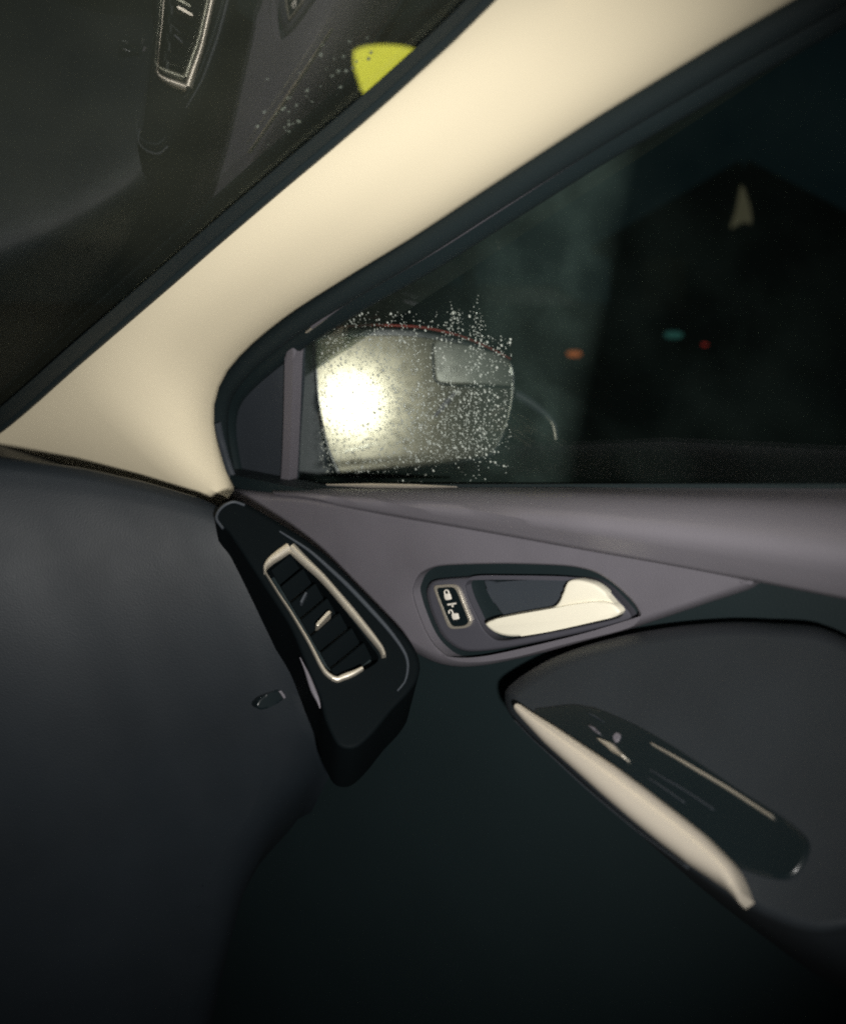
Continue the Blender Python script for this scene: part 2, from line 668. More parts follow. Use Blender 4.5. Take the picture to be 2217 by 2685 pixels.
# ---- vent pod at the dash end
pod_out = ZV([(112, 190), (150, 118), (235, 84), (300, 96), (450, 178), (700, 330), (900, 482), (1100, 682), (1300, 885), (1430, 1022), (1500, 1130), (1526, 1230), (1505, 1330), (1440, 1425), (1330, 1540), (1200, 1700), (1080, 1800), (960, 1780), (870, 1600), (832, 1450), (765, 1290), (722, 1180), (622, 950), (422, 640), (205, 310), (128, 235)])
vent_open = ZV([(470, 585), (520, 520), (625, 455), (660, 470), (800, 600), (1000, 840), (1180, 1080), (1240, 1180), (1150, 1250), (1010, 1300), (940, 1310), (885, 1270), (760, 1050), (640, 850)])
PODL = [Vector(p) for p in pod_out]
# raised rim that follows the door side of the pod
rim = ZV([(560, 300), (760, 430), (930, 580), (1060, 705), (1300, 965), (1415, 1125), (1443, 1220), (1425, 1330), (1370, 1400)])
tube('pod_rim', [VENT.off(0.0045).at(p) for p in spline([Vector(p) for p in rim], 40)], lambda t: 0.0008 + 0.0012 * math.sin(math.pi * min(1, t * 1.05)), VENT.n, M['slate'], dash, k=8)
tipring = ZV([(170, 280), (125, 215), (140, 160), (185, 118), (245, 97), (320, 120)])
tube('pod_tip_ring', [VENT.off(0.004).at(p) for p in spline([Vector(p) for p in tipring], 24)], 0.0013, VENT.n, M['slate'], dash, k=8)
edge = ZV([(700, 1170), (745, 1270), (790, 1390), (825, 1470), (838, 1520)])
tube('pod_edge_highlight', [VENT.off(0.003).at(p) for p in spline([Vector(p) for p in edge], 24)], lambda t: 0.0004 + 0.0017 * math.sin(math.pi * t ** 1.4), VENT.n, M['violet'], dash, k=8)  # pinkish edge highlight put in as a thin tube
# vanes down in the duct, thumb tab, chrome surround
u0, u1 = Vector((560, 520)), Vector((1080, 1270))
for k in range(7):
    t = 0.06 + k * 0.145
    c = u0.lerp(u1, t)
    w = 80 + 62 * t
    a, b = ZV([(c.x - w * 0.76, c.y + w * 0.64), (c.x + w * 0.86, c.y - w * 0.70)])
    A, B = VENT.off(-0.006).at(a), VENT.off(-0.006).at(b)
    bm = bmesh.new()
    d = (B - A).normalized()
    s = VENT.n.cross(d).normalized()
    lean = (VENT.n * 0.75 + s * 0.66).normalized()
    add_box(bm, (A + B) / 2, d * ((B - A).length / 2), lean * 0.0075, lean.cross(d) * 0.0009)
    finish('vent_vane', bm, M['pod'], dash, smooth=False)
tab = ZV([(808, 940), (898, 842), (914, 856), (824, 954)])
slab('vent_tab', tab, VENT.off(0.006), 0.012, M['satin'], dash, bevel=0.0006, n=32, lin=True)
small = ZV([(700, 785), (738, 715), (750, 722), (714, 793)])
slab('vent_tab_end', small, VENT.off(0.003), 0.006, M['slate'], dash, bevel=0.0004, n=24, lin=True)


def strip(name, pts, widths, plane, mat, parent, height=0.003, n=40):
    """a rounded trim strip along a traced centre line with a width at each traced point (trace pixels)."""
    c = spline([Vector(p) for p in pts], n)
    bm = bmesh.new()

    def r(t):
        x = t * (len(widths) - 1)
        i = min(int(x), len(widths) - 2)
        return 0.5 * (widths[i] + (widths[i + 1] - widths[i]) * (x - i))
    rows = []
    for i in range(n):
        t = (c[min(i + 1, n - 1)] - c[max(i - 1, 0)]).normalized()
        pn = Vector((-t.y, t.x)) * r(i / (n - 1))
        A, B = plane.at(c[i] - pn), plane.at(c[i] + pn)
        p, s = (A + B) / 2, (A - B) / 2
        rows.append([p + s * math.cos(a) + plane.n * (height * math.sin(a) ** 0.8 if math.sin(a) > 1e-6 else 0)
                     for a in [math.pi * j / 8 for j in range(9)]] + [p - s - plane.n * 0.002, p + s - plane.n * 0.002])
    V = add_loft(bm, rows, True)
    bm.faces.new(V[0]); bm.faces.new(V[-1])
    return finish(name, bm, mat, parent, angle=50)


KZ = 1736.0 / 2217.0 / 2.628
VS = VENT.off(0.006)
strip('vent_surround', ZV([(458, 590), (462, 545), (500, 500), (560, 455), (622, 412)]), [16 * KZ, 46 * KZ, 60 * KZ, 62 * KZ], VS, M['satin'], dash, 0.004)
strip('vent_surround', ZV([(640, 412), (740, 510), (860, 625), (1050, 845), (1200, 1030), (1262, 1115), (1278, 1165)]), [64 * KZ, 50 * KZ, 44 * KZ, 48 * KZ, 44 * KZ, 30 * KZ], VS, M['satin'], dash, 0.004)
strip('vent_surround', ZV([(462, 585), (560, 740), (640, 860), (760, 1060), (840, 1215), (880, 1275), (930, 1312)]), [10 * KZ, 13 * KZ, 20 * KZ, 30 * KZ], VS, M['satin'], dash, 0.002)
strip('vent_surround', ZV([(925, 1310), (960, 1318), (1000, 1302), (1070, 1275), (1130, 1243)]), [32 * KZ, 40 * KZ, 26 * KZ], VS, M['satin'], dash, 0.002)

# glovebox latch, set into the dash face
LATCH = Plane((0, 0, 0), (dn + Vector((-0.05, -0.35, -0.45))).normalized())
LATCH.p = on_dash(ZV([(500, 1460)])[0])[0] + LATCH.n * 0.006
slab('glovebox_latch', ZV([(400, 1490), (440, 1440), (545, 1392), (590, 1400), (600, 1440), (560, 1480), (450, 1530), (410, 1520)]), LATCH, 0.02, M['gloss'], dash, bevel=0.002, n=40)
slab('latch_catch', ZV([(556, 1402), (572, 1396), (604, 1446), (590, 1455)]), LATCH.off(0.002), 0.003, M['violet'], dash, bevel=0.0004, n=20, lin=True)

# ---- passenger door
door = part('passenger_door', (0.6, 0.3, 0.4))
door['label'] = 'passenger door with grey trim panel, inside handle and armrest'
# upper trim panel
upper = [(440, 1010), (560, 1012), (640, 1018), (800, 1048), (1000, 1082), (1200, 1118), (1400, 1153), (1500, 1172), (1560, 1190), (1545, 1208), (1450, 1240), (1300, 1290), (1200, 1320), (1090, 1347), (1000, 1366), (940, 1370), (885, 1358), (800, 1310), (650, 1230), (500, 1120)]
ULOOP = spline([Vector(p) for p in upper], 140, True)
bz_out = ZH([(108, 260), (150, 168), (250, 118), (400, 104), (700, 98), (1000, 106), (1150, 118), (1280, 150), (1400, 222), (1520, 332), (1572, 412), (1562, 455), (1520, 492), (1400, 530), (1100, 602), (800, 682), (600, 716), (450, 722), (345, 702), (255, 630), (195, 540), (138, 400), (112, 310)])
HOLE = spline([Vector(p) for p in bz_out], 120, True)


def ring_panel(name, outer, hole, plane, thick, mat, parent, bev, hole_bev):
    """plate with one opening: front filled between two loops, rounded outer rim, flared hole rim."""
    bm = bmesh.new()
    o0 = [plane.at(p) for p in outer]
    prof = []
    for k in range(6):
        a = math.pi / 2 * k / 5
        prof.append((bev * (1 - math.cos(a)) if False else bev * (1 - math.sin(a)), bev * (1 - math.cos(a))))
    loops = []
    px = (plane.at(outer[0] + Vector((1, 0))) - plane.at(outer[0])).length
    for k in range(6):                 # front -> side
        a = math.pi / 2 * k / 5
        ins = bev * (1 - math.sin(a))
        dep = bev * (1 - math.cos(a))
        L = inset(outer, ins / px)
        loops.append([plane.off(-dep).at(p) for p in L])
    loops.append([p - plane.n * thick for p in loops[-1]])
    V = add_loft(bm, loops, True)
    hl = []
    for k in range(5):
        a = math.pi / 2 * k / 4
        L = inset(hole, -hole_bev * (1 - math.sin(a)) / px)
        hl.append([plane.off(-hole_bev * (1 - math.cos(a))).at(p) for p in L])
    hl.append([p - plane.n * thick for p in hl[-1]])
    W = add_loft(bm, hl, True)
    es = []
    for ring in (V[0], W[0]):
        for i in range(len(ring)):
            e = bm.edges.get((ring[i], ring[(i + 1) % len(ring)]))
            es.append(e)
    bmesh.ops.triangle_fill(bm, edges=es, use_beauty=True, use_dissolve=False)
    return weigh(finish(name, bm, mat, parent, angle=35))


ring_panel('vent_pod', spline(PODL, 120, True), spline([Vector(p) for p in vent_open], 80, True), VENT.off(0.004), 0.09, M['pod'], dash, 0.004, 0.0012)
slab('vent_duct', vent_open, VENT.off(-0.020), 0.03, M['black'], dash, n=80)
ring_panel('upper_panel', ULOOP, HOLE, DOOR, 0.03, M['violet'], door, 0.016, 0.004)

# lower trim panel behind it
bm = bmesh.new()
LPX = DOOR.p.x + 0.016
add_slab(bm, [Vector((LPX, y, z)) for y, z in ((1.05, 1.02), (-0.42, 1.02), (-0.42, 0.34), (1.05, 0.34))], DOOR.n, 0.03)
finish('lower_panel', bm, M['black'], door, smooth=False)

# ---- inside handle set: bowl, plate, lever, lock switch
slab('handle_bowl', bz_out, DOOR.off(-0.013), 0.01, M['black'], door, n=100)
plate_o = ZH([(198, 262), (235, 208), (350, 190), (600, 178), (1000, 182), (1250, 196), (1360, 245), (1450, 330), (1528, 425), (1516, 462), (1400, 500), (1000, 590), (700, 648), (520, 668), (410, 655), (300, 570), (232, 430), (200, 320)])
plate_h = ZH([(448, 240), (480, 202), (560, 190), (800, 191), (1000, 194), (1120, 200), (1260, 218), (1360, 275), (1462, 405), (1445, 442), (1200, 500), (900, 560), (720, 590), (640, 585), (570, 525), (520, 430), (470, 320)])
ring_panel('handle_plate', spline([Vector(p) for p in plate_o], 110, True), spline([Vector(p) for p in plate_h], 90, True), DOOR.off(-0.003), 0.008, M['plate'], door, 0.004, 0.003)
scoop = ZH([(560, 205), (640, 215), (800, 205), (1000, 200), (1130, 205), (1110, 320), (1000, 420), (720, 450), (660, 400), (600, 300)])
slab('handle_scoop', scoop, DOOR.off(-0.008), 0.005, M['slate'], door, bevel=0.003, n=70)
lever_o = ZH([(568, 486), (650, 452), (800, 421), (1000, 385), (1046, 350), (1080, 280), (1108, 212), (1180, 204), (1270, 228), (1335, 272), (1400, 345), (1452, 408), (1432, 437), (1300, 470), (1000, 537), (780, 572), (690, 567), (620, 540)])
lever_b = ZH([(572, 487), (650, 456), (800, 425), (1000, 390), (1150, 362), (1300, 345), (1390, 358), (1446, 409), (1428, 433), (1300, 466), (1000, 532), (780, 567), (692, 562), (624, 536)])
bm = bmesh.new()
L = spline([Vector(p) for p in lever_o], 90, True)
add_slab(bm, [DOOR.off(0.003).at(p) for p in L], DOOR.n, 0.008, 0.003, 4)
L = spline([Vector(p) for p in lever_b], 80, True)
add_slab(bm, [DOOR.off(0.006).at(p) for p in L], DOOR.n, 0.008, 0.0035, 4)
finish('door_handle', bm, M['handle'], door, angle=50)['label'] = 'pale metal inside door handle'
lk_o = [Vector(p) for p in ZH([(240, 252), (288, 236), (368, 234), (402, 262), (440, 360), (482, 470), (470, 502), (440, 516), (360, 521), (328, 498), (290, 400)])]
lk_i = [Vector(p) for p in ZH([(258, 266), (296, 252), (360, 250), (388, 276), (426, 370), (464, 466), (456, 488), (430, 502), (368, 505), (344, 484), (304, 395)])]
ring_panel('lock_switch_frame', spline(lk_o, 60, True), spline(lk_i, 60, True), DOOR.off(-0.0005), 0.004, M['satin'], door, 0.0007, 0.0004)
slab('lock_switch', lk_i, DOOR.off(-0.0012), 0.004, M['gloss'], door, bevel=0.0008, n=50)
IC = DOOR.off(-0.0007)


def icon(name, body, shackle):
    bm = bmesh.new()
    add_slab(bm, [IC.at(p) for p in spline([Vector(p) for p in ZH(body)], 28, True)], IC.n, 0.0006, 0.0002, 2)
    add_tube(bm, [IC.at(p) for p in spline([Vector(p) for p in ZH(shackle)], 14)], 0.00055, IC.n, 6)
    finish(name, bm, M['mark'], door)


icon('lock_symbol', [(306, 300), (310, 296), (340, 291), (345, 294), (354, 324), (351, 329), (320, 334), (315, 331)], [(314, 297), (309, 280), (316, 269), (328, 269), (335, 277), (339, 293)])
icon('unlock_symbol', [(354, 428), (358, 424), (390, 419), (395, 422), (404, 452), (401, 457), (369, 462), (364, 459)], [(366, 424), (360, 406), (352, 398), (341, 401), (338, 410), (342, 420)])
bm = bmesh.new()
for q in ([(328, 358), (382, 350), (384, 360), (330, 369)], [(352, 360), (360, 359), (366, 378), (358, 380)]):
    add_slab(bm, [IC.at(p) for p in ZH(q)], IC.n, 0.0006)
finish('switch_pivot_mark', bm, M['mark'], door, smooth=False)

# ---- sill (belt line trim): rolled over from the glass to the panel
sx = [560, 640, 720, 800, 1000, 1200, 1400, 1580, 1736, 2000, 2300]
top = [1006, 1003, 1001, 1000, 1000, 1000, 1000, 1000, 1000, 1000, 1000]
low = [1012, 1022, 1038, 1052, 1086, 1122, 1158, 1192, 1223, 1276, 1336]
T = spline([Vector(p) for p in zip(sx, top)], 60)
B = spline([Vector(p) for p in zip(sx, low)], 60)
rows = []
for i in range(60):
    x = T[i].x
    h = B[i].y - T[i].y
    w = min(1.0, h / 120.0)
    a = Plane((0.621, 0, 0), (-1, 0, 0)).at(T[i])
    rid = Plane((0.556 + 0.03 * (1 - w), 0, 0), (-1, 0, 0)).at(T[i].lerp(B[i], 0.62))
    lo = Plane((0.574 + 0.006 * (1 - w), 0, 0), (-1, 0, 0)).at(B[i])
    up = a + Vector((-0.012, 0, 0.002))
    r = [a + Vector((0.004, 0, -0.03)), a]
    ctl = [a, lerp3(a, rid, 0.5) + Vector((-0.008, 0, 0.008)) * w, rid, lo]
    r += spline(ctl, 14)[1:]
    r += [lo + Vector((0.004, 0, -0.004)), lo + Vector((0.02, 0, -0.002))]
    rows.append(r)
rows.append([b + (b - a).normalized() * 0.45 for a, b in zip(rows[-2], rows[-1])])
loft('window_sill', rows, M['sill'], door, angle=60)
# black weather strip at the glass
ws = [Plane((0.619, 0, 0), (-1, 0, 0)).at(p) for p in spline([Vector(p) for p in zip(sx, [y - 1 for y in top])], 50)]
tube('glass_weather_strip', ws, 0.0022, Vector((0, 0, 1)), M['rubber'], door, k=8)
strip('weather_strip_highlight', [(672, 996), (760, 997), (840, 998), (935, 1000)], [3, 9, 8, 2], Plane((0.612, 0, 0), (-1, 0, 0.3)), M['satin'], door, 0.002)  # highlight along the weather strip, put in as a pale sliver

# ---- window frame: seals round the opening
seal_c = [(478, 1030), (466, 985), (454, 930), (448, 880), (450, 838), (462, 800), (488, 765), (530, 722), (610, 660), (730, 584), (860, 505), (1010, 406), (1210, 276), (1360, 184), (1510, 94), (1660, 8), (1810, -80)]
SE = spline([Vector(p) for p in seal_c], 90)
G1 = GLASS.off(0.026)
tube('door_frame_seal', [G1.at(p) for p in SE], 0.010, GLASS.n, M['rubber'], door, k=12)
frame_c = [(500, 1030), (486, 985), (474, 930), (467, 880), (470, 838), (482, 808), (506, 780), (548, 742), (625, 682), (742, 606), (875, 528), (1025, 430), (1225, 300), (1375, 210), (1525, 120), (1675, 34), (1825, -55)]
FC = spline([Vector(p) for p in frame_c], 90)
tube('door_frame', [GLASS.off(0.010).at(p) for p in FC], 0.012, GLASS.n, M['black'], door, k=12, flat=0.8)
lip_c = [(640, 672), (700, 628), (762, 590), (895, 512), (1045, 415), (1160, 340), (1245, 286), (1395, 196), (1545, 106), (1695, 20), (1845, -68)]
LC = spline([Vector(p) for p in lip_c], 80)
tube('glass_run_lip', [GLASS.off(0.024).at(p) for p in LC], lambda t: 0.0016 + 0.0010 * t, GLASS.n, M['violet'], door, k=8)
strip('frame_edge_highlight', [(630, 682), (655, 662), (690, 634), (715, 614)], [5, 8, 6, 2], GLASS.off(0.020), M['satin'], door, 0.002)  # highlight on the frame's chrome edge, shaped as a pale strip
# foot of the frame, greyer plastic
strip('frame_foot', [(446, 868), (449, 905), (458, 950), (470, 990), (482, 1020)], [8, 20, 26, 32], GLASS.off(0.036), M['slate'], door, 0.004)

# sail panel in front of the glass and the glass channel
sail = [(478, 1020), (468, 960), (462, 890), (468, 830), (490, 785), (540, 740), (590, 706), (606, 700), (608, 720), (606, 800), (600, 900), (596, 1000), (594, 1025)]
slab('sail_panel', sail, GLASS.off(0.008), 0.012, M['slate'], door, bevel=0.004, n=80)
chan = [(586, 712), (603, 712), (601, 760), (598, 860), (594, 960), (588, 1020), (574, 1020), (578, 960), (582, 860), (584, 760)]
slab('glass_channel', chan, GLASS.off(0.018), 0.012, M['violet'], door, bevel=0.003, n=60, seg=4)

# ---- door glass
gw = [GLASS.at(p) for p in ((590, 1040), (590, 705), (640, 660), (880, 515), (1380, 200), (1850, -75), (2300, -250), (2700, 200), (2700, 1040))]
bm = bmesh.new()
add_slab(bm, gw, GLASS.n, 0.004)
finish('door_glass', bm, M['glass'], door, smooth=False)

# ---- armrest with pull bar and switches
arm_o = ZA([(138, 522), (150, 460), (250, 378), (400, 290), (600, 212), (850, 146), (1100, 102), (1300, 80), (1500, 70), (1700, 78), (2000, 110), (2300, 300), (2600, 900), (2500, 1700), (2000, 1900), (1560, 1750), (1080, 1420), (760, 1165), (470, 900), (300, 748), (210, 660), (160, 595)])
pillow('armrest', arm_o, ARM, 0.10, M['arm'], door, 0.014, n=160, drop=0.012)
sw_o = ZA([(300, 600), (420, 558), (560, 546), (700, 585), (900, 672), (1100, 785), (1300, 915), (1500, 1050), (1900, 1330), (1800, 1560), (1500, 1500), (1150, 1270), (900, 1080), (600, 850)])
slab('switch_panel', sw_o, ARM.off(0.002), 0.01, M['gloss'], door, bevel=0.002, n=90)
bar_c = ZA([(255, 605), (300, 645), (420, 742), (600, 880), (780, 1020), (1000, 1195), (1250, 1390), (1450, 1560), (1560, 1720)])
KA = 1736.0 / 2217.0 / 2.2256
strip('pull_bar', bar_c, [60 * KA, 120 * KA, 150 * KA, 180 * KA, 195 * KA, 200 * KA, 195 * KA, 150 * KA, 60 * KA], ARM.off(0.003), M['bar'], door, 0.012, n=60)
edge_c = ZA([(208, 655), (300, 752), (420, 862), (620, 1045), (900, 1280), (1200, 1500)])
strip('pull_bar_edge', edge_c, [8 * KA, 12 * KA, 12 * KA, 12 * KA], ARM.off(0.001), M['slate'], door, 0.003, n=50)
strip('window_switch', ZA([(698, 765), (760, 800), (838, 862)]), [10 * KA, 44 * KA, 14 * KA], ARM.off(0.003), M['satin'], door, 0.004, n=20)
strip('mirror_switch', ZA([(640, 685), (665, 700), (692, 722)]), [6 * KA, 22 * KA, 6 * KA], ARM.off(0.003), M['violet'], door, 0.003, n=16)
slab('switch_badge', ZA([(772, 732), (790, 716), (812, 728), (806, 752), (786, 772), (772, 756)]), ARM.off(0.0032), 0.001, M['violet'], door, bevel=0.0003, n=24)
strip('switch_rail', ZA([(1000, 785), (1130, 858), (1260, 935), (1440, 1042), (1700, 1210)]), [10 * KA, 18 * KA, 18 * KA, 16 * KA], ARM.off(0.003), M['satin'], door, 0.002, n=40)
strip('switch_groove', ZA([(990, 935), (1080, 990), (1200, 1060), (1350, 1160)]), [6 * KA, 9 * KA, 9 * KA], ARM.off(0.003), M['slate'], door, 0.001, n=24)
strip('switch_groove', ZA([(980, 985), (1060, 1035), (1180, 1120)]), [6 * KA, 9 * KA, 9 * KA], ARM.off(0.003), M['slate'], door, 0.001, n=24)
strip('switch_groove', ZA([(630, 605), (670, 625), (712, 652)]), [4 * KA, 7 * KA, 4 * KA], ARM.off(0.003), M['slate'], door, 0.001, n=16)

# ---- B-pillar trim closing the window opening behind
bm = bmesh.new()
rws = []
for z, x in ((0.40, 0.575), (1.0, 0.575), (1.10, 0.56), (1.22, 0.525), (1.34, 0.47), (1.40, 0.42)):
    rws.append([Vector((x + 0.10, -0.20, z)), Vector((x + 0.02, -0.205, z)), Vector((x, -0.225, z)), Vector((x - 0.006, -0.29, z)), Vector((x, -0.36, z)), Vector((x + 0.02, -0.38, z)), Vector((x + 0.10, -0.385, z))])
add_loft(bm, rws)
finish('b_pillar_trim', bm, M['cream'], car, angle=60)

# ---- door mirror
mirror = part('door_mirror', (0.72, 0.75, 1.05))
mirror['label'] = 'wet passenger door mirror glaring with the camera flash'
gc = Vector((722, 828))
mp = CAM + ray(gc) * (0.755 / ray(gc).x)
mn = ((CAM - mp).normalized() + (FLASH - mp).normalized()).normalized()
MIR = Plane((0, 0, 0), mn)
MIR.p = mp
m_glass = ZM([(503, 300), (504, 278), (516, 266), (560, 257), (700, 247), (900, 247), (1040, 262), (1200, 292), (1310, 325), (1370, 355), (1390, 400), (1394, 490), (1376, 610), (1336, 715), (1285, 785), (1200, 803), (1050, 832), (850, 862), (645, 882), (618, 876), (600, 840), (562, 758), (526, 600), (508, 450)])
m_house = ZM([(484, 290), (484, 252), (498, 236), (530, 226), (700, 205), (900, 207), (1050, 228), (1200, 268), (1350, 330), (1402, 376), (1412, 480), (1392, 605), (1345, 742), (1298, 802), (1180, 838), (900, 888), (700, 912), (610, 912), (588, 882), (536, 740), (506, 560), (494, 400)])
hl = spline([Vector(p) for p in m_house], 110, True)
gl_ = spline([Vector(p) for p in m_glass], 90, True)
ring_panel('mirror_lip', hl, gl_, MIR.off(0.006), 0.010, M['gloss'], mirror, 0.003, 0.001)
# housing shell bulging away behind the lip
cen = Vector((sum(p.x for p in hl) / len(hl), sum(p.y for p in hl) / len(hl)))
rows = []
for k in range(9):
    a = math.pi / 2 * k / 8
    s = math.cos(a) ** 0.6
    rows.append([MIR.at(cen + (p - cen) * max(0.02, s)) - mn * (0.004 + 0.075 * math.sin(a)) for p in hl])
loft('mirror_housing', rows, M['gloss'], mirror, close_v=True, angle=70)
slab('mirror_foot', ZM([(395, 330), (500, 300), (512, 560), (560, 820), (600, 905), (560, 930), (400, 930), (385, 600)]), MIR.off(-0.012), 0.05, M['slate'], mirror, bevel=0.01, n=60, seg=4)
# mirror pane
mm = bpy.data.materials.new('wet_mirror')
mm.use_nodes = True
nt = mm.node_tree
nt.nodes.remove(nt.nodes['Principled BSDF'])
def wet_mirror(nt, tight, wide):
    o = nt.nodes['Material Output']
    lobes = []
    for rg, cl in ((0.0, (0.42, 0.45, 0.42)), (0.19, tight), (0.25, wide)):
        g = nt.nodes.new('ShaderNodeBsdfGlossy')
        g.inputs['Roughness'].default_value = rg
        g.inputs['Color'].default_value = (*cl, 1)
        lobes.append(g)
    d = nt.nodes.new('ShaderNodeBsdfDiffuse')
    d.inputs['Color'].default_value = (0.02, 0.022, 0.02, 1)
    lobes.append(d)
    cur = lobes[0]
    for g in lobes[1:]:
        ad = nt.nodes.new('ShaderNodeAddShader')
        nt.links.new(cur.outputs[0], ad.inputs[0])
        nt.links.new(g.outputs[0], ad.inputs[1])
        cur = ad
    nt.links.new(cur.outputs[0], o.inputs['Surface'])


wet_mirror(nt, (0.060, 0.055, 0.042), (0.014, 0.013, 0.010))
sm = bpy.data.materials.new('spotter_mirror')
sm.use_nodes = True
sm.node_tree.nodes.remove(sm.node_tree.nodes['Principled BSDF'])
wet_mirror(sm.node_tree, (0.004, 0.004, 0.0036), (0.008, 0.008, 0.007))
slab('mirror_pane', m_glass, MIR.off(0.0035), 0.003, mm, mirror, n=90)
arc_c = ZM([(1180, 462), (1300, 470), (1380, 495), (1470, 545), (1545, 605), (1585, 655), (1592, 715)])
strip('reflected_arc_strip', arc_c, [4, 14, 20, 22, 19, 13, 6], MIR.off(-0.02), M['slate'], mirror, 0.010, n=40)  # curved strip added in place of an arc reflected in the window
strip('reflected_arc_glint', ZM([(1545, 612), (1574, 645), (1584, 680), (1588, 715)]), [2, 4, 5, 4], MIR.off(-0.011), M['satin'], mirror, 0.003, n=20)  # bright highlight at the arc's end, put in as a pale strip
# convex spotter glass in the upper outer corner, with its dark dividing line
sp = ZM([(1040, 300), (1048, 274), (1075, 270), (1200, 294), (1308, 327), (1366, 358), (1386, 402), (1390, 468), (1300, 462), (1200, 458), (1110, 455), (1058, 448), (1046, 400)])
spn = (mn - 0.088 * (MIR.at((1000, 760)) - MIR.at((735, 800))).normalized() - 0.0 * UP).normalized()
SPOT = Plane((0, 0, 0), spn)
SPOT.p = MIR.off(0.0052).at(ZM([(1120, 380)])[0])
slab('spotter_glass', sp, SPOT, 0.003, sm, mirror, n=60)
strip('spotter_divider', ZM([(1046, 258), (1032, 290), (1034, 380), (1046, 450), (1120, 470), (1250, 474), (1392, 480)]), [2, 5, 5, 4, 4, 3], MIR.off(0.0036), M['gloss'], mirror, 0.0012, n=40)
strip('mirror_reflected_streak', ZM([(1152, 482), (1118, 520), (1080, 565), (1040, 612)]), [2, 10, 11, 5], MIR.off(0.0042), M['sill'], mirror, 0.0012, n=20)  # diagonal reflected streak painted as a pale strip on the pane
redm = material('red_reflection', (0.45, 0.05, 0.03), 0.35)
strip('red_reflection_strip', ZM([(525, 216), (640, 202), (780, 196), (980, 206), (1150, 243), (1290, 300), (1385, 350)]), [2.5, 4, 4, 3, 2], MIR.off(0.004), redm, mirror, 0.0015, n=50)  # thin red reflection along the housing, painted as a coloured strip

# ---- cabin floor and far side, so that the flash bounces as in a closed cabin
bm = bmesh.new()
for q in (((-0.98, -0.7, 0.33), (0.62, -0.7, 0.33), (0.62, 1.3, 0.33), (-0.98, 1.3, 0.33)),
          ((-0.98, 0.95, 0.33), (0.62, 0.95, 0.33), (0.62, 1.1, 0.8), (-0.98, 1.1, 0.8))):
    bm.faces.new([bm.verts.new(p) for p in q])
finish('floor_carpet', bm, M['carpet'], car, smooth=False)

# ------------------------------------------------------------------ rain drops on the door glass
wm = bpy.data.materials.new('water_drop')
wm.use_nodes = True
nt = wm.node_tree
b = nt.nodes['Principled BSDF']
b.inputs['Base Color'].default_value = (0.85, 0.85, 0.80, 1)
b.inputs['Roughness'].default_value = 0.12
b.inputs['Transmission Weight'].default_value = 0.25
b.inputs['IOR'].default_value = 1.33
bm = bmesh.new()
OUTG = GLASS.off(-0.0045)
tmpl = bmesh.new()
bmesh.ops.create_icosphere(tmpl, subdivisions=1, radius=1.0)
tv = [v.co.copy() for v in tmpl.verts]
tf = [[v.index for v in f.verts] for f in tmpl.faces]
tmpl.free()
ga = Vector((0, 1, 0))
gb = GLASS.n.cross(ga).normalized()


def drop(p, r, stretch=1.0):
    c = OUTG.at(p)
    vs = [bm.verts.new(c + ga * (q.x * r) + gb * (q.y * r * stretch) + GLASS.n * (q.z * r * 0.55)) for q in tv]
    for f in tf:
        bm.faces.new([vs[i] for i in f])


def drop_size():
    q = random.random()
    if q < 0.55: return random.uniform(0.0003, 0.0005)
    if q < 0.9: return random.uniform(0.0005, 0.00085)
    return random.uniform(0.0009, 0.0014)


def dens(x, y):
    d = 0.0
    if 655 < x < 1050 and 690 < y < 975: d = 0.55
    if 780 < x < 1020 and 800 < y < 950: d = 1.0
    if 660 < x < 820 and 860 < y < 970: d = 0.9
    if 655 < x < 1000 and 640 < y <= 690: d = 0.28
    if 800 < x < 1000 and 950 < y < 1000: d = 0.3
    if y > 975 - (x - 700) * 0.13 and x > 700: d *= 0.35
    if x > 1000: d *= 0.5
    if 850 < x < 960 and y < 790 and y > 700: d *= 0.5
    return d


cnt = 0
while cnt < 3600:
    x, y = random.uniform(645, 1060), random.uniform(630, 1005)
    if random.random() < dens(x, y):
        drop((x, y), drop_size(), random.uniform(1.0, 1.3))
        cnt += 1
for k in range(90):                       # runs of small beads down the pane
    x, y = (random.uniform(915, 1000), random.uniform(600, 640)) if k < 12 else (random.uniform(660, 1040), random.uniform(650, 900))
    for j in range(random.randint(4, 11)):
        y += random.uniform(6, 13)
        if y > 990: break
        drop((x + random.uniform(-6, 6), y), random.uniform(0.0003, 0.0007), random.uniform(1.0, 1.6))
tag(finish('water_drops', bm, wm, angle=180), 'fine rain drops clinging to the side window over the mirror', 'water drops', kind='stuff')

bm = bmesh.new()
WO = WIND.off(-0.0115)
wa = ex
wb = WSN.cross(wa).normalized()
for k in range(170):
    x, y = random.gauss(690, 70), random.gauss(255, 70)
    if (x - 170) * 0.87 + y > 640 or x < 480 or y < 60: continue
    r = random.uniform(0.0005, 0.0013)
    c = WO.at((x, y))
    vs = [bm.verts.new(c + wa * (q.x * r) + wb * (q.y * r * 1.2) + WSN * (q.z * r * 0.5)) for q in tv]
    for f in tf:
        bm.faces.new([vs[i] for i in f])
tag(finish('windscreen_drops', bm, wm, angle=180), 'scattered rain drops on the windscreen near the yellow lamp', 'water drops', kind='stuff')

